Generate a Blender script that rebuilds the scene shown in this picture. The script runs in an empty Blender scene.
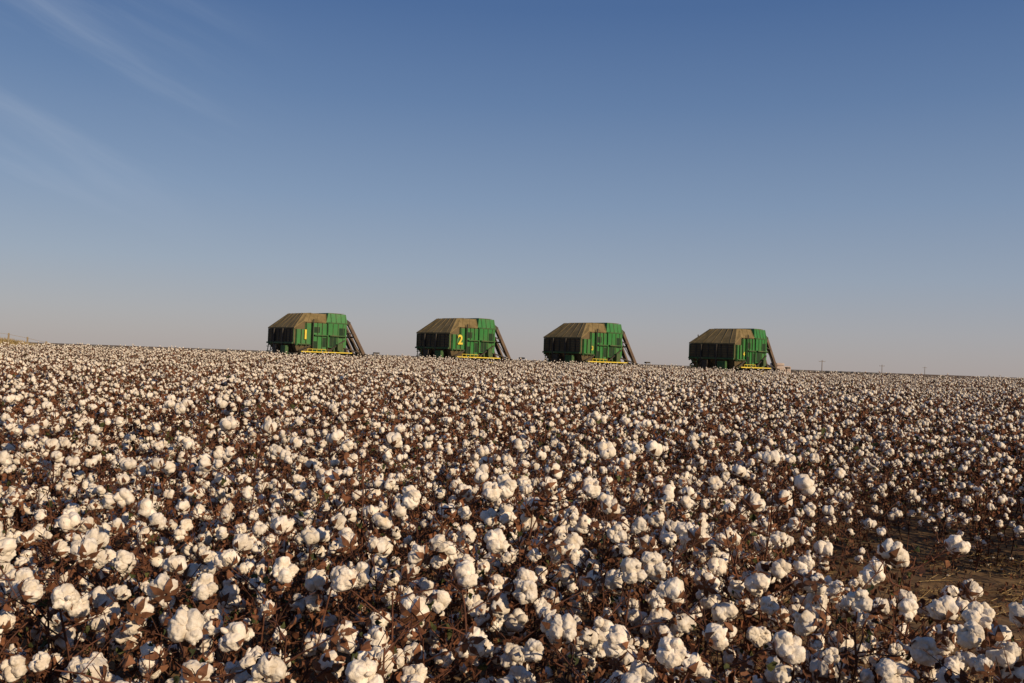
import bpy, bmesh, math, random
import numpy as np
from mathutils import Vector, Matrix, Euler, noise
random.seed(7); rng=np.random.default_rng(7)
sc=bpy.context.scene
sc.view_settings.view_transform='Standard'
sc.view_settings.look='None'
sc.view_settings.exposure=0

# ---------------------------------------------------------------- materials
def mat(name, col, col2=None, scale=10, rough=0.8, metal=0, bump=0.0, bscale=40, inst=0.0, detail=6, spec=0.3, coords='Object', dust=None):
    m=bpy.data.materials.new(name); m.use_nodes=True
    nt=m.node_tree; b=nt.nodes['Principled BSDF']
    b.inputs['Roughness'].default_value=rough; b.inputs['Metallic'].default_value=metal
    b.inputs['Specular IOR Level'].default_value=spec
    tc=nt.nodes.new('ShaderNodeTexCoord')
    out=None
    if col2:
        n=nt.nodes.new('ShaderNodeTexNoise'); n.inputs['Scale'].default_value=scale; n.inputs['Detail'].default_value=detail
        nt.links.new(tc.outputs[coords],n.inputs['Vector'])
        r=nt.nodes.new('ShaderNodeValToRGB'); r.color_ramp.elements[0].position=0.35; r.color_ramp.elements[1].position=0.65
        r.color_ramp.elements[0].color=(*col,1); r.color_ramp.elements[1].color=(*col2,1)
        nt.links.new(n.outputs['Fac'],r.inputs['Fac']); out=r.outputs['Color']
    else:
        rgb=nt.nodes.new('ShaderNodeRGB'); rgb.outputs[0].default_value=(*col,1); out=rgb.outputs[0]
    if dust:   # dust film settling in patches
        n3=nt.nodes.new('ShaderNodeTexNoise'); n3.inputs['Scale'].default_value=.9; n3.inputs['Detail'].default_value=10; n3.inputs['Roughness'].default_value=.7
        nt.links.new(tc.outputs[coords],n3.inputs['Vector'])
        m3=nt.nodes.new('ShaderNodeMapRange'); m3.inputs['From Min'].default_value=.42; m3.inputs['From Max'].default_value=.68; m3.inputs['To Max'].default_value=.6
        nt.links.new(n3.outputs['Fac'],m3.inputs['Value'])
        mx3=nt.nodes.new('ShaderNodeMix'); mx3.data_type='RGBA'; mx3.inputs['B'].default_value=(*dust,1)
        nt.links.new(m3.outputs[0],mx3.inputs['Factor']); nt.links.new(out,mx3.inputs['A']); out=mx3.outputs['Result']
    if inst>0:
        oi=nt.nodes.new('ShaderNodeObjectInfo'); mr=nt.nodes.new('ShaderNodeMapRange')
        mr.inputs['To Min'].default_value=1-inst; mr.inputs['To Max'].default_value=1+inst*0.4
        nt.links.new(oi.outputs['Random'],mr.inputs['Value'])
        hs=nt.nodes.new('ShaderNodeHueSaturation'); nt.links.new(out,hs.inputs['Color']); nt.links.new(mr.outputs[0],hs.inputs['Value']); out=hs.outputs[0]
    nt.links.new(out,b.inputs['Base Color'])
    if bump>0:
        n2=nt.nodes.new('ShaderNodeTexNoise'); n2.inputs['Scale'].default_value=bscale; n2.inputs['Detail'].default_value=5
        nt.links.new(tc.outputs[coords],n2.inputs['Vector'])
        bp=nt.nodes.new('ShaderNodeBump'); bp.inputs['Strength'].default_value=bump; bp.inputs['Distance'].default_value=0.01
        nt.links.new(n2.outputs['Fac'],bp.inputs['Height']); nt.links.new(bp.outputs[0],b.inputs['Normal'])
    return m
M_cot=mat('cotton_fibre',(0.62,0.53,0.42),(0.82,0.745,0.65),28,0.95,bump=0.35,bscale=130,inst=0.16,spec=0.03)
M_bur=mat('bur_brown',(0.10,0.04,0.02),(0.22,0.095,0.045),40,0.8,inst=0.3)
M_stem=mat('stem_brown',(0.06,0.023,0.014),(0.14,0.055,0.03),30,0.75,inst=0.3)
M_leaf=mat('dry_leaf',(0.075,0.026,0.013),(0.20,0.08,0.036),25,0.85,inst=0.4)
M_leafg=mat('green_leaf',(0.03,0.04,0.012),(0.08,0.08,0.022),25,0.8,inst=0.3)
CM=[M_cot,M_bur,M_stem,M_leaf,M_leafg]

# ---------------------------------------------------------------- terrain
def sstep(a,b,x):
    t=np.clip((x-a)/(b-a),0,1); return t*t*(3-2*t)
def terr(x,y):
    x=np.asarray(x,float); y=np.asarray(y,float)
    z=0.50*sstep(6,52,y)-0.55*sstep(54,85,y)-2.6*sstep(120,300,y)
    z=z+0.05*np.sin(x*0.11+1.3)*np.sin(y*0.13)*sstep(4,15,y)
    z=z+1.85*np.exp(-((y-104)/9.0)**2)*sstep(-48,-62,x)
    return z

# ---------------------------------------------------------------- mesh builder
class MB:
    def __init__(s): s.v=[]; s.f=[]; s.m=[]; s.sm=[]; s.n=0
    def add(s,v,f,m,smooth=False):
        v=np.asarray(v,float); s.v.append(v)
        off=s.n
        for q in f: s.f.append(tuple(int(i)+off for i in q))
        s.m+= [m]*len(f); s.sm+=[smooth]*len(f); s.n+=len(v)
    def mesh(s,name,mats):
        me=bpy.data.meshes.new(name); me.from_pydata(np.concatenate(s.v).tolist(),[],s.f)
        for m in mats: me.materials.append(m)
        me.polygons.foreach_set('material_index',s.m); me.polygons.foreach_set('use_smooth',s.sm); me.update(); return me
def ico(sub):
    bm=bmesh.new(); bmesh.ops.create_icosphere(bm,subdivisions=sub,radius=1)
    v=np.array([list(x.co) for x in bm.verts]); f=[[x.index for x in p.verts] for p in bm.faces]; bm.free(); return v,f
ICO={k:ico(k) for k in (1,2,3,4)}
def rotz(a): c,s=math.cos(a),math.sin(a); return np.array([[c,-s,0],[s,c,0],[0,0,1.0]])
def rot_to(d):
    q=Vector(d).to_track_quat('Z','Y').to_matrix(); return np.array(q)

def boll_template(sub,seed):
    r=random.Random(seed); V=[];F=[];n=0
    iv,if_=ICO[sub]
    k=r.choice([4,4,5])
    if sub==1: k=3
    for i in range(k):
        a=2*math.pi*i/k+r.uniform(-.25,.25); rad=0.0165*r.uniform(.8,1.2)
        sc_=np.array([0.0215,0.0215,0.027])*r.uniform(.85,1.15)
        off=Vector((seed*3.1+i*7.7,i*2.3,seed))
        d=np.array([1+0.28*noise.noise(Vector(p)*1.4+off)+0.13*noise.noise(Vector(p)*3.1+off)+0.08*noise.noise(Vector(p)*8+off) for p in iv])
        p=iv*d[:,None]*sc_
        tilt=r.uniform(.25,.6)
        T=rotz(a)@np.array([[math.cos(tilt),0,math.sin(tilt)],[0,1,0],[-math.sin(tilt),0,math.cos(tilt)]])
        p=p@T.T+np.array([math.cos(a)*rad,math.sin(a)*rad,0.012+r.uniform(-.006,.006)])
        V.append(p); F+=[[q+n for q in t] for t in if_]; n+=len(p)
    if sub>=3:
        tv,tf=ICO[2]
        for i in range(r.randint(2,4)):
            dd=Vector((r.gauss(0,1),r.gauss(0,1),r.gauss(.3,.7))).normalized()
            p=tv*np.array([.006,.006,.011])*r.uniform(.7,1.4)
            p=p*np.array([1+.3*noise.noise(Vector(q)*2+Vector((seed,i,0))) for q in tv])[:,None]
            p=p@rot_to(dd+Vector((r.uniform(-1,1),r.uniform(-1,1),r.uniform(-1,1)))).T+np.array(dd)*.031+np.array([0,0,.012])
            V.append(p); F+=[[q+n for q in t] for t in tf]; n+=len(p)
    return np.concatenate(V),F
BT={s:[boll_template(s,i+s*10) for i in range(7)] for s in (1,2,3,4)}

def tube(mb,pts,rad,m,sides=5):
    pts=[Vector(p) for p in pts]; V=[];F=[]
    for i,p in enumerate(pts):
        d=(pts[min(i+1,len(pts)-1)]-pts[max(i-1,0)]).normalized()
        R=rot_to(d)
        for k in range(sides):
            a=2*math.pi*k/sides
            V.append(np.array(p)+R@np.array([math.cos(a)*rad[i],math.sin(a)*rad[i],0]))
    for i in range(len(pts)-1):
        for k in range(sides):
            F.append((i*sides+k,i*sides+(k+1)%sides,(i+1)*sides+(k+1)%sides,(i+1)*sides+k))
    mb.add(V,F,m,True)
def leaf(mb,p,size,r,m,simple=False):
    R=np.array(Euler((r.uniform(0,6.28),r.uniform(0,6.28),r.uniform(0,6.28))).to_matrix())
    if simple:
        v=np.array([[-.5,-.3,0],[.5,-.35,.1],[.4,.4,-.1],[-.4,.35,.15]])*size
        mb.add(v@R.T+p,[(0,1,2),(0,2,3)],m); return
    v=[]
    for j in range(3):
        for i in range(4):
            w=[.35,1,.7,.1][i]
            v.append([(i/3-.5)+r.uniform(-.1,.1),(j-1)*.36*w+r.uniform(-.08,.08),(abs(j-1)*.4*w)+r.uniform(-.2,.2)])
    v=np.array(v)*size
    f=[(j*4+i,j*4+i+1,(j+1)*4+i+1,(j+1)*4+i) for j in range(2) for i in range(3)]
    mb.add(v@R.T+p,f,m)
def boll(mb,p,d,sub,r,size):
    V,F=r.choice(BT[sub]); R=rot_to(d)@rotz(r.uniform(0,6.28))
    mb.add((V*size)@R.T+p,F,0,True)
    if sub>1:
        n=5
        for i in range(n):
            a=2*math.pi*i/n
            c,s=math.cos(a),math.sin(a)
            w=.011
            pts=np.array([[c*.004+s*w*.5,s*.004-c*w*.5,-.016],[c*.004-s*w*.5,s*.004+c*w*.5,-.016],
                 [c*.026-s*w,s*.026+c*w,-.014],[c*.026+s*w,s*.026-c*w,-.014],[c*.047,s*.047,.002+r.uniform(-.01,.012)]])*size*1.05
            mb.add(pts@R.T+p,[(0,1,2,3),(3,2,4)],1)
def plant(seed,sub):
    r=random.Random(seed); mb=MB()
    H=r.uniform(.84,1.08); hi=sub>=3
    sides=6 if hi else 3
    bs={4:1.18,3:1.10,2:1.0,1:1.0}[sub]
    n=8; pts=[]; x=y=0
    for i in range(n+1):
        pts.append((x,y,H*i/n)); x+=r.uniform(-.02,.02); y+=r.uniform(-.02,.02)
    tube(mb,pts,[.0075*(1-.75*i/n)+.001 for i in range(n+1)],2,sides)
    def stem(z):
        t=z/H*n; i=min(int(t),n-1); f=t-i
        return Vector(pts[i]).lerp(Vector(pts[i+1]),f)
    nb=r.randint(10,13); az=r.uniform(0,6.28); placed=[]
    for b in range(nb):
        z=H*(.22+.76*b/(nb-1)); az+=2.4+r.uniform(-.5,.5)
        L=(.38*(1-.58*(b/(nb-1)))+.03)*r.uniform(.7,1.2)
        base=stem(z); d=Vector((math.cos(az),math.sin(az),r.uniform(.35,.9))).normalized()
        p=base.copy(); path=[p.copy()]; seg=3
        for s in range(seg):
            dd=(d+Vector((r.uniform(-.3,.3),r.uniform(-.3,.3),r.uniform(-.15,.2)))).normalized()
            p=p+dd*L/seg; path.append(p.copy())
        tube(mb,path,[.0036,.003,.0025,.002],2,sides-1 if hi else 3)
        sites=[path[-1]]
        if r.random()<.30: sites.append(path[2])
        if r.random()<.12: sites.append(path[1])
        if z<H*.5 and r.random()<.6: sites=sites[:1]
        for k,sp in enumerate(sites):
            if r.random()<(.34 if z<H*.5 else .15): continue
            bd=Vector((r.gauss(0,.6)+math.cos(az)*.7,r.gauss(0,.6)+math.sin(az)*.7,r.gauss(.35,.55))).normalized()
            pp=sp+Vector((r.uniform(-.02,.02),r.uniform(-.02,.02),r.uniform(-.01,.02)))
            if k>0:
                e=sp+bd*.05; tube(mb,[sp,e],[.002,.0018],2,3); pp=e
            if any((pp-q).length<.062 for q in placed): continue
            placed.append(pp.copy())
            boll(mb,np.array(pp+bd*.012),bd,sub,r,bs*r.choice([r.uniform(.5,.8),r.uniform(.8,1.05),r.uniform(.85,1.1)]))
        nl=r.randint(5,8) if hi else 5
        for l in range(nl):
            q=path[r.randint(0,3)]+Vector((r.uniform(-.06,.06),r.uniform(-.06,.06),r.uniform(-.06,.04)))
            leaf(mb,np.array(q),r.uniform(.015,.042)*(1.5 if not hi else 1),r,4 if r.random()<.12 else r.choice((3,3,1)),not hi)
        if hi:
            for l in range(5):
                q=path[r.randint(1,3)]; e=q+Vector((r.uniform(-.06,.06),r.uniform(-.06,.06),r.uniform(-.01,.09)))
                tube(mb,[q,e],[.0019,.0012],2,3)
    for l in range(18 if hi else 8):
        q=stem(r.uniform(.1,.7)*H)+Vector((r.uniform(-.1,.1),r.uniform(-.1,.1),0))
        leaf(mb,np.array(q),r.uniform(.025,.05)*(1.3 if not hi else 1),r,3,not hi)
    return mb.mesh('plant_%d'%seed,CM)

src=bpy.data.collections.new('cotton_plant_variants')
cfg=[(4,7),(3,8),(2,6),(1,5)]; ranges=[]; idx=0
for sub,cnt in cfg:
    ranges.append((idx,idx+cnt))
    for i in range(cnt):
        o=bpy.data.objects.new('variant_%02d'%idx,plant(100+idx,sub)); src.objects.link(o); idx+=1

# ---------------------------------------------------------------- harvester positions
HEAD=math.radians(47.5)
HP=[(-16.3,70.5),(-4.5,70.5),(5.6,70.5),(17.25,71)]

# ---------------------------------------------------------------- cotton field points
du=np.array([math.sin(HEAD),math.cos(HEAD)]); dn=np.array([math.cos(HEAD),-math.sin(HEAD)])
def rows(ymin,ymax,step,margin):
    rs=0.84
    vs=np.arange(-110,110,rs); us=np.arange(-60,140,step)
    U,Vv=np.meshgrid(us,vs)
    U=U+rng.uniform(-.5,.5,U.shape)*step; Vv=Vv+rng.normal(0,.11,Vv.shape)
    x=U*du[0]+Vv*dn[0]; y=U*du[1]+Vv*dn[1]
    x=x.ravel(); y=y.ravel()
    k=(y>=ymin)&(y<ymax)&(np.abs(x)<.70*np.maximum(y,0)+margin)
    return np.stack([x[k],y[k]],1)
A=rows(-2,12,.15,5); B=rows(12,34,.17,6); C=rows(34,88,.25,6)
pts=np.concatenate([A,B,C])
x,y=pts[:,0],pts[:,1]; d=np.hypot(x,y)
keep=d>1.6
wob=0.18*np.sin(x*2.1)+0.12*np.sin(x*5+1)
wy=0.13*np.sin(y*2.3)+0.08*np.sin(y*5.1)
bare=(x>1.58+wy+.07*y)&(y<8.1+wob-.05*x)
keep&=~bare
gap=np.array([noise.noise(Vector((a_*1.1,b_*1.1,11))) for a_,b_ in zip(x,y)])
keep&=~((d<22)&(gap>.12)&(rng.random(len(x))<.45))
for hx,hy in HP:
    lx=(x-hx)*du[0]+(y-hy)*du[1]; ly=(x-hx)*dn[0]+(y-hy)*dn[1]
    keep&=~((lx>-3)&(lx<5)&(np.abs(ly)<2.2))
pts=pts[keep]; x,y=pts[:,0],pts[:,1]; d=np.hypot(x,y); N=len(pts)
z=terr(x,y)
lod=np.where(d<4.5,0,np.where(d<10,1,np.where(d<26,2,3)))
ix=np.zeros(N,int)
for l,(a,b) in enumerate(ranges):
    k=lod==l; ix[k]=rng.integers(a,b,k.sum())
me=bpy.data.meshes.new('cotton_field'); me.from_pydata(np.stack([x,y,z],1).tolist(),[],[])
a=me.attributes.new('rot','FLOAT_VECTOR','POINT'); R=np.stack([rng.normal(0,.11,N),rng.normal(0,.11,N),rng.uniform(0,6.283,N)],1); a.data.foreach_set('vector',R.ravel())
hv=np.array([noise.noise(Vector((px*.35,py*.35,0)))+.5*noise.noise(Vector((px*.09,py*.09,5))) for px,py in zip(x,y)])
sv=np.clip(rng.normal(.98,.11,N)+hv*.22,.62,1.22); sv=np.where(d<4.2,np.clip(sv,.8,1.04),sv)
a=me.attributes.new('scl','FLOAT','POINT'); a.data.foreach_set('value',sv)
a=me.attributes.new('idx','INT','POINT'); a.data.foreach_set('value',ix.astype(np.int32))
fo=bpy.data.objects.new('cotton_field',me); sc.collection.objects.link(fo)
ng=bpy.data.node_groups.new('scatter','GeometryNodeTree')
ng.interface.new_socket('Geometry',in_out='INPUT',socket_type='NodeSocketGeometry'); ng.interface.new_socket('Geometry',in_out='OUTPUT',socket_type='NodeSocketGeometry')
gi=ng.nodes.new('NodeGroupInput'); go=ng.nodes.new('NodeGroupOutput'); ip=ng.nodes.new('GeometryNodeInstanceOnPoints')
ci=ng.nodes.new('GeometryNodeCollectionInfo'); ci.inputs['Collection'].default_value=src; ci.inputs['Separate Children'].default_value=True; ci.inputs['Reset Children'].default_value=True
def na(n,t):
    q=ng.nodes.new('GeometryNodeInputNamedAttribute'); q.data_type=t; q.inputs['Name'].default_value=n; return [o for o in q.outputs if o.enabled and o.name=='Attribute'][0]
e2r=ng.nodes.new('FunctionNodeEulerToRotation')
L=ng.links.new
L(gi.outputs[0],ip.inputs['Points']); L(ci.outputs[0],ip.inputs['Instance']); ip.inputs['Pick Instance'].default_value=True
L(na('idx','INT'),ip.inputs['Instance Index']); L(na('rot','FLOAT_VECTOR'),e2r.inputs[0]); L(e2r.outputs[0],ip.inputs['Rotation']); L(na('scl','FLOAT'),ip.inputs['Scale'])
L(ip.outputs[0],go.inputs[0])
fo.modifiers.new('scatter','NODES').node_group=ng
print('plants',N)

# ---------------------------------------------------------------- ground
def axis(a,b,n): return np.linspace(a,b,n)
ys=np.concatenate([axis(-60,-6,10),axis(-5,15,81),axis(16,130,115),axis(135,300,34),np.geomspace(330,6000,14)])
xs=np.concatenate([-np.geomspace(6000,120,12),axis(-100,-12,60),axis(-11,11,89),axis(12,100,40),np.geomspace(120,6000,12)])
X,Y=np.meshgrid(xs,ys); Z=terr(X,Y)
def fine(px,py): return .035*noise.noise(Vector((px*1.7,py*1.7,3)))+.02*noise.noise(Vector((px*5,py*5,1)))
near=(np.abs(X)<12)&(Y>-6)&(Y<16)
for i,j in zip(*np.nonzero(near)): Z[i,j]+=fine(X[i,j],Y[i,j])
nx=len(xs); F=[(j*nx+i,j*nx+i+1,(j+1)*nx+i+1,(j+1)*nx+i) for j in range(len(ys)-1) for i in range(nx-1)]
mb=MB(); mb.add(np.stack([X.ravel(),Y.ravel(),Z.ravel()],1),F,0,True)
M_soil=mat('soil',(0.075,0.04,0.019),(0.23,0.14,0.062),3.5,0.95,bump=1.0,bscale=9,detail=12)
g=bpy.data.objects.new('ground',mb.mesh('ground',[M_soil])); sc.collection.objects.link(g)

# litter: straw, leaves, twigs, dropped cotton
mb=MB(); r=random.Random(3)
for i in range(30000):
    if i<25000: px,py=r.uniform(1.3,8),r.uniform(2,9.3)
    else: px,py=r.uniform(-6,8),r.uniform(1,14)
    clump=noise.noise(Vector((px*1.5,py*1.5,8)))+.5*noise.noise(Vector((px*4,py*4,2)))
    if i<25000 and clump<r.uniform(-.35,.15): continue
    pz=float(terr(px,py))+fine(px,py)+.005
    t=r.random(); a=r.uniform(0,6.28); p=np.array([px,py,pz+r.uniform(0,.025)])
    if t<.66:
        l=r.uniform(.012,.08) if r.random()<.85 else r.uniform(.08,.16); w=r.uniform(.0012,.003); dx,dy=math.cos(a)*l,math.sin(a)*l; h=r.uniform(-.01,.05)
        mb.add([p+(-dx,-dy,0),p+(dx,dy,h),p+(dx-dy/l*w,dy+dx/l*w,h+.003),p+(-dx-dy/l*w,-dy+dx/l*w,.003)],[(0,1,2,3)],0 if r.random()<.75 else 1)
    elif t<.99: leaf(mb,p+(0,0,.01),r.uniform(.015,.045),r,1,r.random()<.3)
    else:
        V,Fc=BT[2][i%6]; mb.add(V*r.uniform(.3,.6)+p,Fc,2,True)
M_straw=mat('straw',(0.24,0.15,0.055),(0.46,0.32,0.14),3,0.8)
o=bpy.data.objects.new('field_litter',mb.mesh('field_litter',[M_straw,M_leaf,M_cot])); sc.collection.objects.link(o)

# ---------------------------------------------------------------- harvesters
DUST=(0.15,0.115,0.06)
M_grn=mat('green_paint',(0.014,0.15,0.026),(0.035,0.18,0.04),1.6,0.5,spec=.4,detail=9,dust=(0.075,0.12,0.045))
M_grn2=mat('green_paint_dusty',(0.015,0.075,0.02),(0.05,0.11,0.035),2.2,0.65,dust=DUST)
M_recess_shade=mat('painted_recess_shade',(0.008,0.03,0.012),(0.02,0.04,0.018),2.2,0.8)  # dark green that paints the shade of open recesses onto the panels
M_yel=mat('yellow_paint',(0.72,0.55,0.05),(0.6,0.45,0.07),3,0.6)
M_lid=mat('dusty_lid',(0.12,0.088,0.036),(0.20,0.145,0.062),1.8,0.85,detail=9,dust=(0.24,0.175,0.085))
M_dark=mat('dusty_basket_mesh',(0.075,0.055,0.03),(0.15,0.105,0.055),2,0.9,dust=DUST)
M_duct=mat('dusty_duct',(0.085,0.052,0.038),(0.15,0.098,0.07),2,0.7,dust=DUST)
M_rub=mat('tyre_rubber',(0.02,0.018,0.016),(0.05,0.04,0.03),4,0.9)
M_gls=mat('cab_glass',(0.02,0.025,0.03),None,rough=.1,spec=.7)
M_blk=mat('black_frame',(0.035,0.03,0.024),(0.065,0.052,0.038),3,.7)
def addobj(name,mb,mats,parent,bev=0):
    o=bpy.data.objects.new(name,mb.mesh(name,mats)); sc.collection.objects.link(o); o.parent=parent
    if bev:
        b=o.modifiers.new('b','BEVEL'); b.width=bev; b.segments=2; b.limit_method='ANGLE'
    return o
BOXF=[(3,2,1,0),(4,5,6,7),(0,1,5,4),(1,2,6,5),(2,3,7,6),(3,0,4,7)]
def box(mb,x0,x1,y0,y1,z0,z1,m=0):
    v=[(x,y,z) for z in (z0,z1) for (x,y) in ((x0,y0),(x1,y0),(x1,y1),(x0,y1))]
    mb.add(v,BOXF,m)
def beam(mb,a,b,w,h,m=0):
    a=Vector(a);b=Vector(b); R=rot_to(b-a); Lg=(b-a).length
    v=np.array([(x,y,z) for z in (0,Lg) for (x,y) in ((-w/2,-h/2),(w/2,-h/2),(w/2,h/2),(-w/2,h/2))])@R.T+np.array(a)
    mb.add(v,BOXF,m)
def cyl(mb,c,r,w,m,n=28,r2=None):
    r2=r if r2 is None else r2
    v=[];
    for s,rr in ((-1,r),(1,r2)):
        for k in range(n): a=2*math.pi*k/n; v.append((c[0]+rr*math.cos(a),c[1]+s*w/2,c[2]+rr*math.sin(a)))
    f=[(k,(k+1)%n,n+(k+1)%n,n+k) for k in range(n)]+[tuple(range(n))[::-1],tuple(range(n,2*n))]
    mb.add(v,f,m)
def harvester(i,px,py,num):
    e=bpy.data.objects.new('cotton_harvester',None); sc.collection.objects.link(e)
    e.location=(px,py,float(terr(px,py))-.02); e.rotation_euler=(0,0,math.pi/2-HEAD+(0,.02,-.02,.03)[i])
    X0,X1,W,Z0,Z1,ZT=-2.25,2.25,2.05,1.6,4.0,4.72
    ZR=3.45
    mb=MB()
    v=[(X0+.5,-W+.25,Z0),(X1,-W+.25,Z0),(X1,W-.25,Z0),(X0+.5,W-.25,Z0),
       (X0,-W,Z0+.8),(X1,-W,Z0+.8),(X1,W,Z0+.8),(X0,W,Z0+.8),
       (X0,-W,ZR),(X1,-W,Z1),(X1,W,ZR),(X0,W,ZR), (X0+.75,-W,Z1)]
    f=[(3,2,1,0),(0,1,5,4),(1,2,6,5),(2,3,7,6),(3,0,4,7),(4,5,9,12,8),(5,6,10,9),(6,7,11,10),(7,4,8,11)]
    mb.add(v,f,0); addobj('basket_body',mb,[M_dark],e)
    mb=MB()
    lo=[(X0-.05,-W-.05,ZR+.01),(X0+.75,-W-.05,Z1+.01),(X1,-W-.05,Z1+.01),(X1,W+.05,ZR+.01),(X0-.05,W+.05,ZR+.01)]
    up=[(X0+1.0,-W+.5,ZT-.03),(X0+1.3,-W+.42,ZT),(X1,-W+.42,ZT),(X1,W-1.15,ZT),(X0+1.0,W-1.15,ZT-.03)]
    v=lo+[(a,b,c+.09) for a,b,c in lo]+up
    f=[(4,3,2,1,0)]+[(k,(k+1)%5,5+(k+1)%5,5+k) for k in range(5)]+[(5+k,5+(k+1)%5,10+(k+1)%5,10+k) for k in range(5)]+[(10,11,12,13,14)]
    mb.add(v,f,0)
    for t in np.linspace(.1,.9,5):
        beam(mb,(X0-.04,-W+2*W*t,ZR+.11),(X0+1.0,-W+.5+(2*W-1.65)*t,ZT-.01),.04,.03)
        xx=X0+1.3+(X1-X0-1.3)*t; x2=X0+.75+(X1-X0-.75)*t
        beam(mb,(x2,-W-.05,Z1+.11),(xx,-W+.42,ZT+.02),.04,.03); beam(mb,(xx,-W+.42,ZT+.012),(xx,W-1.15,ZT+.012),.04,.03); beam(mb,(xx,W-1.15,ZT+.01),(x2,W+.05,ZR+.11),.04,.03)
    addobj('basket_lid',mb,[M_lid],e)
    mb=MB()
    for t in np.linspace(0,1,8):
        yy=-W+.04+(2*W-.08)*t; beam(mb,(X0-.03,yy,Z0+.8),(X0-.03,yy,ZR),.06,.06,0 if 0<t<1 else 1); beam(mb,(X0+.47,yy*.88,Z0),(X0-.03,yy,Z0+.81),.05,.05)
    for t in np.linspace(0,1,6): zz=Z0+.85+(ZR-Z0-.9)*t; beam(mb,(X0-.07,-W+.05,zz),(X0-.07,W-.05,zz),.035,.035)
    beam(mb,(X0-.1,-W,Z0+.75),(X0-.1,W,Z0+.75),.14,.12,1)
    beam(mb,(X0-.13,-.5,1.2),(X0-.13,-.5,ZR),.1,.1,0); beam(mb,(X0-.13,.9,1.2),(X0-.13,.9,ZR),.1,.1,0)
    # engine screen, lamps and steps on the rear
    box(mb,X0-.42,X0-.15,-1.5,-.8,1.35,2.15,1); box(mb,X0-.3,X0-.15,.2,.7,1.5,2.2,0)
    for zz in (1.0,1.35,1.7,2.05): beam(mb,(X0-.35,1.15,zz),(X0-.35,1.6,zz),.05,.05,1)
    beam(mb,(X0-.35,1.15,.9),(X0-.2,1.15,2.4),.05,.05,1); beam(mb,(X0-.35,1.6,.9),(X0-.2,1.6,2.4),.05,.05,1)
    addobj('rear_screen',mb,[M_blk,M_grn2],e)
    # side panels
    mb=MB()
    for s in (-1,1):
        zt=Z1 if s<0 else ZR
        def sb(x0,x1,z0,z1,t0,t1,m=0):
            a,b=sorted((s*(W+t0),s*(W+t1))); box(mb,x0,x1,a,b,z0,min(z1,zt),m)
        sb(X0+.10,-.86,Z0+.62,ZR-.02,.005,.07)
        if s<0: sb(X0+.9,-.86,ZR-.018,Z1-.08,.005,.07)
        sb(-.70,.50,Z0+.22,Z1-.05,.005,.09)
        sb(.64,X1+.02,Z0+.5,Z1+.0,.005,.12)
        sb(1.2,X1-.1,Z0+.16,Z0+.5,.005,.05,1)
        sb(X0+.55,X1,Z0+.0,Z0+.15,-.06,.05,1)
        for k,xx in enumerate((-2.1,-1.7,-1.28,-.78,-.3,.1,.57,1.05,1.5,1.95)): sb(xx-.025,xx+.025,Z0+(.55 if k<4 else .3),(ZR if k<2 else Z1)-.02,.02,.16,1)
        sb(-.6,-.1,Z0+1.6,Z1-.35,.092,.10,3); sb(.76,1.4,Z0+.55,Z0+1.3,.122,.13,3); sb(1.6,2.12,Z0+1.25,Z1-.35,.122,.13,3)  # thin dark plates on the panels, recess shade put into their colour
        sb(.15,.47,Z0+.5,Z0+1.25,.092,.10,3); sb(-.62,-.34,Z0+.35,Z0+.95,.092,.10,3)
        sb(X0+.3,-.9,Z0+.66,Z0+.73,.02,.16,1); sb(-.6,.5,Z0+1.38,Z0+1.46,.09,.26,1); sb(.7,2.2,Z0+1.38,Z0+1.47,.12,.30,1)
        beam(mb,(.6,s*(W+.2),Z0+.2),(2.1,s*(W+.2),Z0+1.1),.09,.09,4)
        beam(mb,(-1.9,s*(W+.16),Z0+.2),(-.9,s*(W+.16),Z0+.62),.08,.08,4)
        beam(mb,(-.76,s*(W+.24),Z0+.2),(-.76,s*(W+.24),Z1+.25),.06,.06,4)
        box(mb,1.35,1.75,min(s*(W+.13),s*(W+.42)),max(s*(W+.13),s*(W+.42)),Z0+.28,Z0+.78,1)
    v=[(.45,-W-.08,Z1+.02),(X1+.1,-W-.08,Z1+.02),(X1+.1,W+.06,ZR+.15),(.45,W+.06,ZR+.15),(.7,-W+.10,ZT+.07),(X1+.02,-W+.05,ZT+.03),(X1+.02,W-1.1,ZT+.03),(.7,W-1.1,ZT+.07)]
    mb.add(v,BOXF,0)
    for xx in (.9,1.35,1.8,2.2): beam(mb,(xx,-W-.09,Z1+.04),(xx,-W+.08,ZT+.04),.05,.05,1)
    beam(mb,(.5,-W-.1,Z1+.03),(X1+.1,-W-.1,Z1+.03),.09,.09,1)
    addobj('side_panels',mb,[M_grn,M_grn2,M_dark,M_recess_shade,M_blk],e,.01)
    mb=MB(); box(mb,.78,X1-.03,-W+.2,W-1.15,ZT+.078,ZT+.1)
    addobj('hood_top',mb,[M_lid],e)
    big=num in '12'
    cu=bpy.data.curves.new('num','FONT'); cu.body=num; cu.size=1.0 if big else .45; cu.extrude=.012; cu.offset=.03 if big else .01
    t=bpy.data.objects.new('t',cu); me=bpy.data.meshes.new_from_object(t); me.name='number'
    me.materials.clear(); me.materials.append(M_yel)
    o=bpy.data.objects.new('number',me); sc.collection.objects.link(o); o.parent=e
    o.location=(-1.62 if big else -1.3,-W-.175,Z0+(1.1 if big else 1.0)); o.rotation_euler=(math.pi/2,0,0); bpy.data.objects.remove(t)
    mb=MB()
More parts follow.
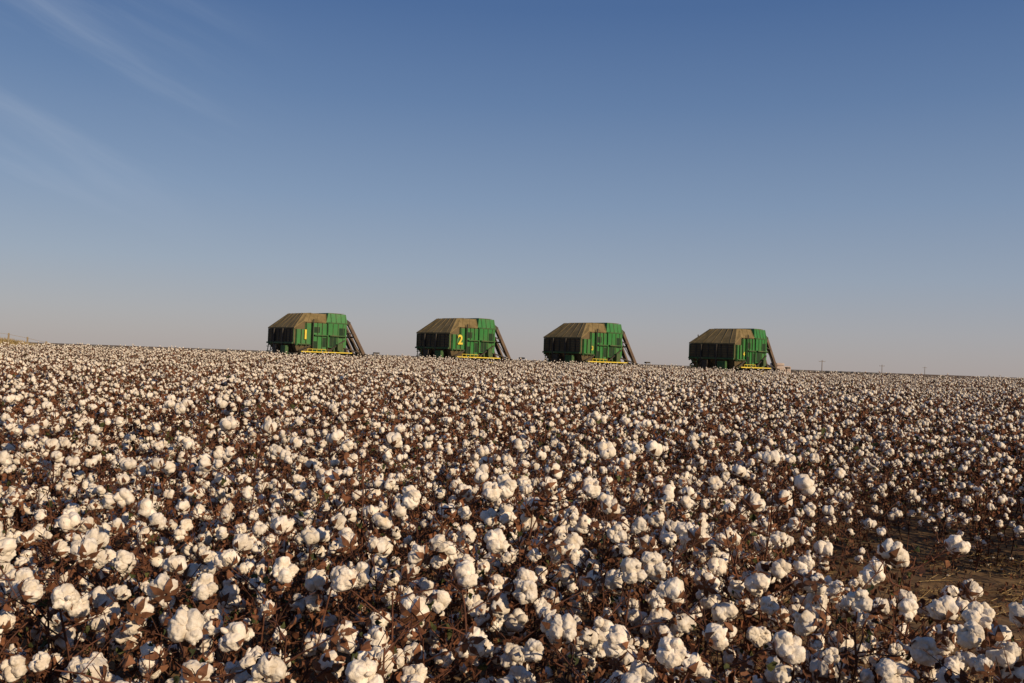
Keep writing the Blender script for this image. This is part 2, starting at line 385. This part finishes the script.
    for s in (-1,1):
        beam(mb,(-1.75,s*(W+.26),Z0+.12),(2.75,s*(W+.26),Z0+.12),.10,.08); beam(mb,(-1.2,s*(W+.26),Z0+.34),(.4,s*(W+.26),Z0+.34),.03,.03)
        for xx in np.arange(-1.2,.41,.4): beam(mb,(xx,s*(W+.26),Z0+.12),(xx,s*(W+.26),Z0+.34),.03,.03)
    addobj('yellow_ladder',mb,[M_yel],e)
    mb=MB()
    for yy in (-1.9,-1.15,-.4,.35,1.1,1.85):
        beam(mb,(2.55,yy,4.15),(4.4,yy*1.12,.95),.27,.26,0)
        beam(mb,(2.1,yy*.95,4.38),(2.66,yy,4.02),.32,.32,1)
    beam(mb,(3.2,-2.1,3.0),(3.2,2.1,3.0),.12,.12,1); beam(mb,(4.0,-2.4,1.65),(4.0,2.4,1.65),.12,.12,1)
    beam(mb,(2.1,-2.1,2.1),(3.7,-2.15,1.75),.10,.10,1); beam(mb,(2.2,-2.1,3.4),(3.0,-2.1,3.2),.09,.09,1)
    beam(mb,(2.3,-2.12,3.3),(3.6,-2.2,1.8),.06,.06,1)
    addobj('air_ducts',mb,[M_duct,M_blk],e,.03)
    mb=MB()
    v=[(2.3,-.8,1.55),(3.3,-.8,1.55),(3.3,.8,1.55),(2.3,.8,1.55),(2.3,-.75,2.75),(2.9,-.75,2.75),(2.9,.75,2.75),(2.3,.75,2.75)]
    mb.add(v,BOXF,0); box(mb,2.28,2.95,-.82,.82,2.76,2.86,1)
    for a in ((2.33,1),(2.33,-1)): beam(mb,(a[0],a[1]*.82,1.55),(a[0],a[1]*.78,2.76),.07,.07,1)
    addobj('cab',mb,[M_gls,M_grn],e)
    mb=MB(); box(mb,-2.1,3.6,-.55,.55,.85,1.25,0); box(mb,-1.7,.8,-1.3,1.3,1.1,1.58,1); box(mb,-2.3,-2.12,-1.2,1.2,.95,1.3,0)
    box(mb,1.0,2.3,-1.5,1.5,1.1,1.57,0); box(mb,2.0,2.5,-2.2,2.2,.75,1.05,0); box(mb,-1.7,-1.4,-1.7,1.7,.5,.8,0)
    addobj('chassis',mb,[M_blk,M_grn2],e,.02)
    for nm,cx,cy,r_,w in (('front_wheel',2.1,1.75,.92,.6),('front_wheel',2.1,-1.75,.92,.6),('rear_wheel',-1.55,1.6,.62,.42),('rear_wheel',-1.55,-1.6,.62,.42)):
        mb=MB(); cyl(mb,(cx,cy,r_),r_*.95,w,0); sgn=1 if cy>0 else -1
        for k in range(22):
            a=2*math.pi*k/22; c,s_=math.cos(a),math.sin(a)
            beam(mb,(cx+c*r_*.95,cy-w*.48,r_+s_*r_*.95),(cx+c*r_*.95,cy+w*.48,r_+s_*r_*.95),.07,.09,0)
        cyl(mb,(cx,cy+sgn*(w/2+.012),r_),r_*.55,.03,1); cyl(mb,(cx,cy+sgn*(w/2+.05),r_),r_*.2,.08,1)
        addobj(nm,mb,[M_rub,M_yel],e)
    mb=MB()
    for yy in np.linspace(-2.3,2.3,6):
        w=.3
        v=[(4.2,yy-w,.2),(5.4,yy-w,.2),(5.4,yy+w,.2),(4.2,yy+w,.2),(4.2,yy-w,1.35),(5.1,yy-w,1.3),(5.1,yy+w,1.3),(4.2,yy+w,1.35)]
        mb.add(v,BOXF,0)
        v=[(5.41,yy-w,.2),(5.41,yy+w,.2),(5.15,yy+w,1.1),(5.15,yy-w,1.1),(6.2,yy,.12)]
        mb.add(v,[(0,1,2,3),(0,3,4),(3,2,4),(2,1,4),(1,0,4)],1)
    box(mb,3.55,4.18,-2.7,2.7,.5,.75,2)
    beam(mb,(4.7,-2.65,1.2),(4.7,-2.65,1.85),.06,.06,2); beam(mb,(4.6,-2.65,1.8),(5.1,-2.65,1.8),.22,.12,2)
    addobj('picking_heads',mb,[M_grn,M_yel,M_blk],e,.015)
for i,((hx,hy),n) in enumerate(zip(HP,'1234')): harvester(i,hx,hy,n)

# ---------------------------------------------------------------- distance: poles, tree line, fence, trailer
M_wood=mat('old_wood',(0.16,0.13,0.11),(0.24,0.20,0.16),4,.9)
def pole(px,py,h):
    e=bpy.data.objects.new('utility_pole',None); sc.collection.objects.link(e); e.location=(px,py,float(terr(px,py)))
    mb=MB(); tube(mb,[(0,0,0),(0,0,h)],[.17,.11],0,8); addobj('post',mb,[M_wood],e)
    mb=MB(); beam(mb,(-1.0,0,h-.5),(1.0,0,h-.5),.12,.12)
    for q in (-1,-.4,.4,1): cyl(mb,(q,0,h-.36),.05,.12,0,8)
    addobj('crossarm',mb,[M_wood],e)
pole(98,280,7.6); pole(142,340,7.4); pole(205,440,8)
M_far=mat('foliage_painted_haze',(0.12,0.11,0.10),(0.18,0.165,0.14),.05,.95)  # foliage lightened and greyed, distance haze painted into its colour
mb=MB(); r=random.Random(9)
iv,if_=ICO[2]
for i in range(900):
    t=r.random(); px=-900+2200*t; py=1500+r.uniform(-40,60)+120*math.sin(px*.004)
    hh=(1.2+2.6*max(0,noise.noise(Vector((px*.006,2,1)))+.3))*r.uniform(.6,1.2)
    dd=np.array([1+.5*noise.noise(Vector(q)*2+Vector((i,0,0))) for q in iv])
    mb.add(iv*dd[:,None]*np.array([hh*1.6,hh*1.5,hh*.8])+np.array([px,py,float(terr(px,py))+hh*.5]),if_,0)
o=bpy.data.objects.new('distant_tree_line',mb.mesh('distant_tree_line',[M_far])); sc.collection.objects.link(o)
M_dry=mat('dry_grass',(0.24,0.17,0.07),(0.38,0.28,0.13),1.2,.9)
mb=MB(); r=random.Random(5)
for i in range(9000):
    px=r.uniform(-98,-47); py=104+r.uniform(-5,5); hz=r.uniform(.3,.7)
    zz=float(terr(px,py)); a=r.uniform(0,3.14); w=.07
    mb.add([(px-w*math.cos(a),py-w*math.sin(a),zz),(px+w*math.cos(a),py+w*math.sin(a),zz),(px+r.uniform(-.3,.3),py+r.uniform(-.2,.2),zz+hz)],[(0,1,2)],0)
o=bpy.data.objects.new('dry_grass_bank',mb.mesh('dry_grass_bank',[M_dry])); sc.collection.objects.link(o)
mb=MB()
px=-98; prev=None
while px<-48:
    py=103; zz=float(terr(px,py)); beam(mb,(px,py,zz),(px,py,zz+1.3),.14,.14)
    if prev:
        for h in (.6,1.15): beam(mb,(prev[0],prev[1],prev[2]+h),(px,py,zz+h),.05,.03)
    prev=(px,py,zz); px+=2.2
M_post=mat('fence_wood',(0.28,0.21,0.13),(0.38,0.3,0.19),2,.9)
o=bpy.data.objects.new('wooden_fence',mb.mesh('wooden_fence',[M_post])); sc.collection.objects.link(o)
tx,ty=26.5,88
e=bpy.data.objects.new('farm_trailer',None); sc.collection.objects.link(e); e.location=(tx,ty,float(terr(tx,ty))); e.rotation_euler=(0,0,.2)
M_tr=mat('trailer_tarp',(0.36,0.27,0.22),(0.48,0.40,0.34),2,.8); M_red=mat('rust_red',(0.25,0.07,0.04),(0.3,0.1,0.06),3,.7)
mb=MB(); box(mb,-.9,.9,-.9,.9,1.25,2.15,0); box(mb,-.6,.3,-.7,.7,2.16,2.45,0); addobj('load',mb,[M_tr],e,.12)
mb=MB(); box(mb,-1.3,1.3,-1.1,1.1,1.0,1.24,0); beam(mb,(1.3,0,1.1),(2.6,0,.9),.12,.12); addobj('bed',mb,[M_red],e)
mb=MB()
for cx in (-.7,.7):
    for cy in (-1.0,1.0): cyl(mb,(cx,cy,.5),.5,.24,0)
addobj('wheels',mb,[M_rub],e)

# ---------------------------------------------------------------- light & sky
SAZ,SEL=math.radians(132),math.radians(23)
s=Vector((math.sin(SAZ)*math.cos(SEL),math.cos(SAZ)*math.cos(SEL),math.sin(SEL)))
li=bpy.data.lights.new('sun','SUN'); li.energy=4.6; li.angle=math.radians(.5); li.color=(1,.80,.55)
lo=bpy.data.objects.new('sun',li); lo.rotation_euler=s.to_track_quat('Z','Y').to_euler(); sc.collection.objects.link(lo)
w=bpy.data.worlds.new('World'); sc.world=w; w.use_nodes=True; nt=w.node_tree
K=nt.links.new
bg=nt.nodes['Background']; bg.inputs['Strength'].default_value=.09
sk=nt.nodes.new('ShaderNodeTexSky'); sk.sky_type='NISHITA'; sk.sun_disc=False; sk.sun_elevation=SEL; sk.sun_rotation=SAZ
sk.air_density=1.0; sk.dust_density=0.8; sk.ozone_density=2.0; sk.altitude=200
tc=nt.nodes.new('ShaderNodeTexCoord'); sx=nt.nodes.new('ShaderNodeSeparateXYZ'); K(tc.outputs['Generated'],sx.inputs[0])
def lin(c): return tuple((v/255/12.92 if v/255<=.04045 else ((v/255+.055)/1.055)**2.4)/.09 for v in c)
ramp=nt.nodes.new('ShaderNodeValToRGB'); cr=ramp.color_ramp
stops=[(0,(172,163,162)),(.04,(165,164,171)),(.095,(150,161,179)),(.172,(128,148,177)),(.276,(98,125,165)),(.37,(74,105,153)),(.7,(48,78,130))]
while len(cr.elements)<len(stops): cr.elements.new(.5)
for el,(p,c) in zip(cr.elements,stops): el.position=p; el.color=(*lin(c),1)
K(sx.outputs['Z'],ramp.inputs['Fac'])
mx=nt.nodes.new('ShaderNodeMix'); mx.data_type='RGBA'; mx.inputs['Factor'].default_value=.85
K(sk.outputs[0],mx.inputs['A']); K(ramp.outputs[0],mx.inputs['B'])
def math_(op,a,b=None,c=None):
    n=nt.nodes.new('ShaderNodeMath'); n.operation=op
    for i_,v in enumerate((a,b,c)):
        if v is None: continue
        if isinstance(v,(int,float)): n.inputs[i_].default_value=v
        else: K(v,n.inputs[i_])
    return n.outputs[0]
th=math.radians(24)
al=math_('SUBTRACT',math_('MULTIPLY',sx.outputs['X'],math.cos(th)),math_('MULTIPLY',sx.outputs['Z'],math.sin(th)))
ac=math_('ADD',math_('MULTIPLY',sx.outputs['X'],math.sin(th)),math_('MULTIPLY',sx.outputs['Z'],math.cos(th)))
cb=nt.nodes.new('ShaderNodeCombineXYZ'); K(math_('MULTIPLY',al,2.2),cb.inputs[0]); K(math_('ADD',math_('MULTIPLY',ac,17.0),.75),cb.inputs[1])
nz=nt.nodes.new('ShaderNodeTexNoise'); nz.inputs['Scale'].default_value=1.0; nz.inputs['Detail'].default_value=7; nz.inputs['Roughness'].default_value=.55; nz.inputs['Distortion'].default_value=.35
K(cb.outputs[0],nz.inputs['Vector'])
mr=nt.nodes.new('ShaderNodeMapRange'); mr.interpolation_type='SMOOTHSTEP'; mr.inputs['From Min'].default_value=.45; mr.inputs['From Max'].default_value=.78; K(nz.outputs['Fac'],mr.inputs['Value'])
mk=nt.nodes.new('ShaderNodeMapRange'); mk.interpolation_type='SMOOTHSTEP'; mk.inputs['From Min'].default_value=-.22; mk.inputs['From Max'].default_value=-.46; K(sx.outputs['X'],mk.inputs['Value'])
mk2=nt.nodes.new('ShaderNodeMapRange'); mk2.interpolation_type='SMOOTHSTEP'; mk2.inputs['From Min'].default_value=.08; mk2.inputs['From Max'].default_value=.2; K(sx.outputs['Z'],mk2.inputs['Value'])
fac=math_('MULTIPLY',math_('MULTIPLY',math_('MULTIPLY',mr.outputs[0],mk.outputs[0]),mk2.outputs[0]),.42)
mc=nt.nodes.new('ShaderNodeMix'); mc.data_type='RGBA'; K(fac,mc.inputs['Factor']); K(mx.outputs['Result'],mc.inputs['A']); mc.inputs['B'].default_value=(*lin((165,178,198)),1)
K(mc.outputs['Result'],bg.inputs['Color'])

# ---------------------------------------------------------------- camera
cam=bpy.data.cameras.new('camera'); cam.lens=31.2; cam.sensor_width=36; cam.clip_end=20000; cam.clip_start=.05
co=bpy.data.objects.new('camera',cam); sc.collection.objects.link(co)
co.matrix_world=Matrix.Translation((0,0,1.9))@Matrix.Rotation(math.radians(90+1.12),4,'X')@Matrix.Rotation(math.radians(2.05),4,'Z')
sc.camera=co
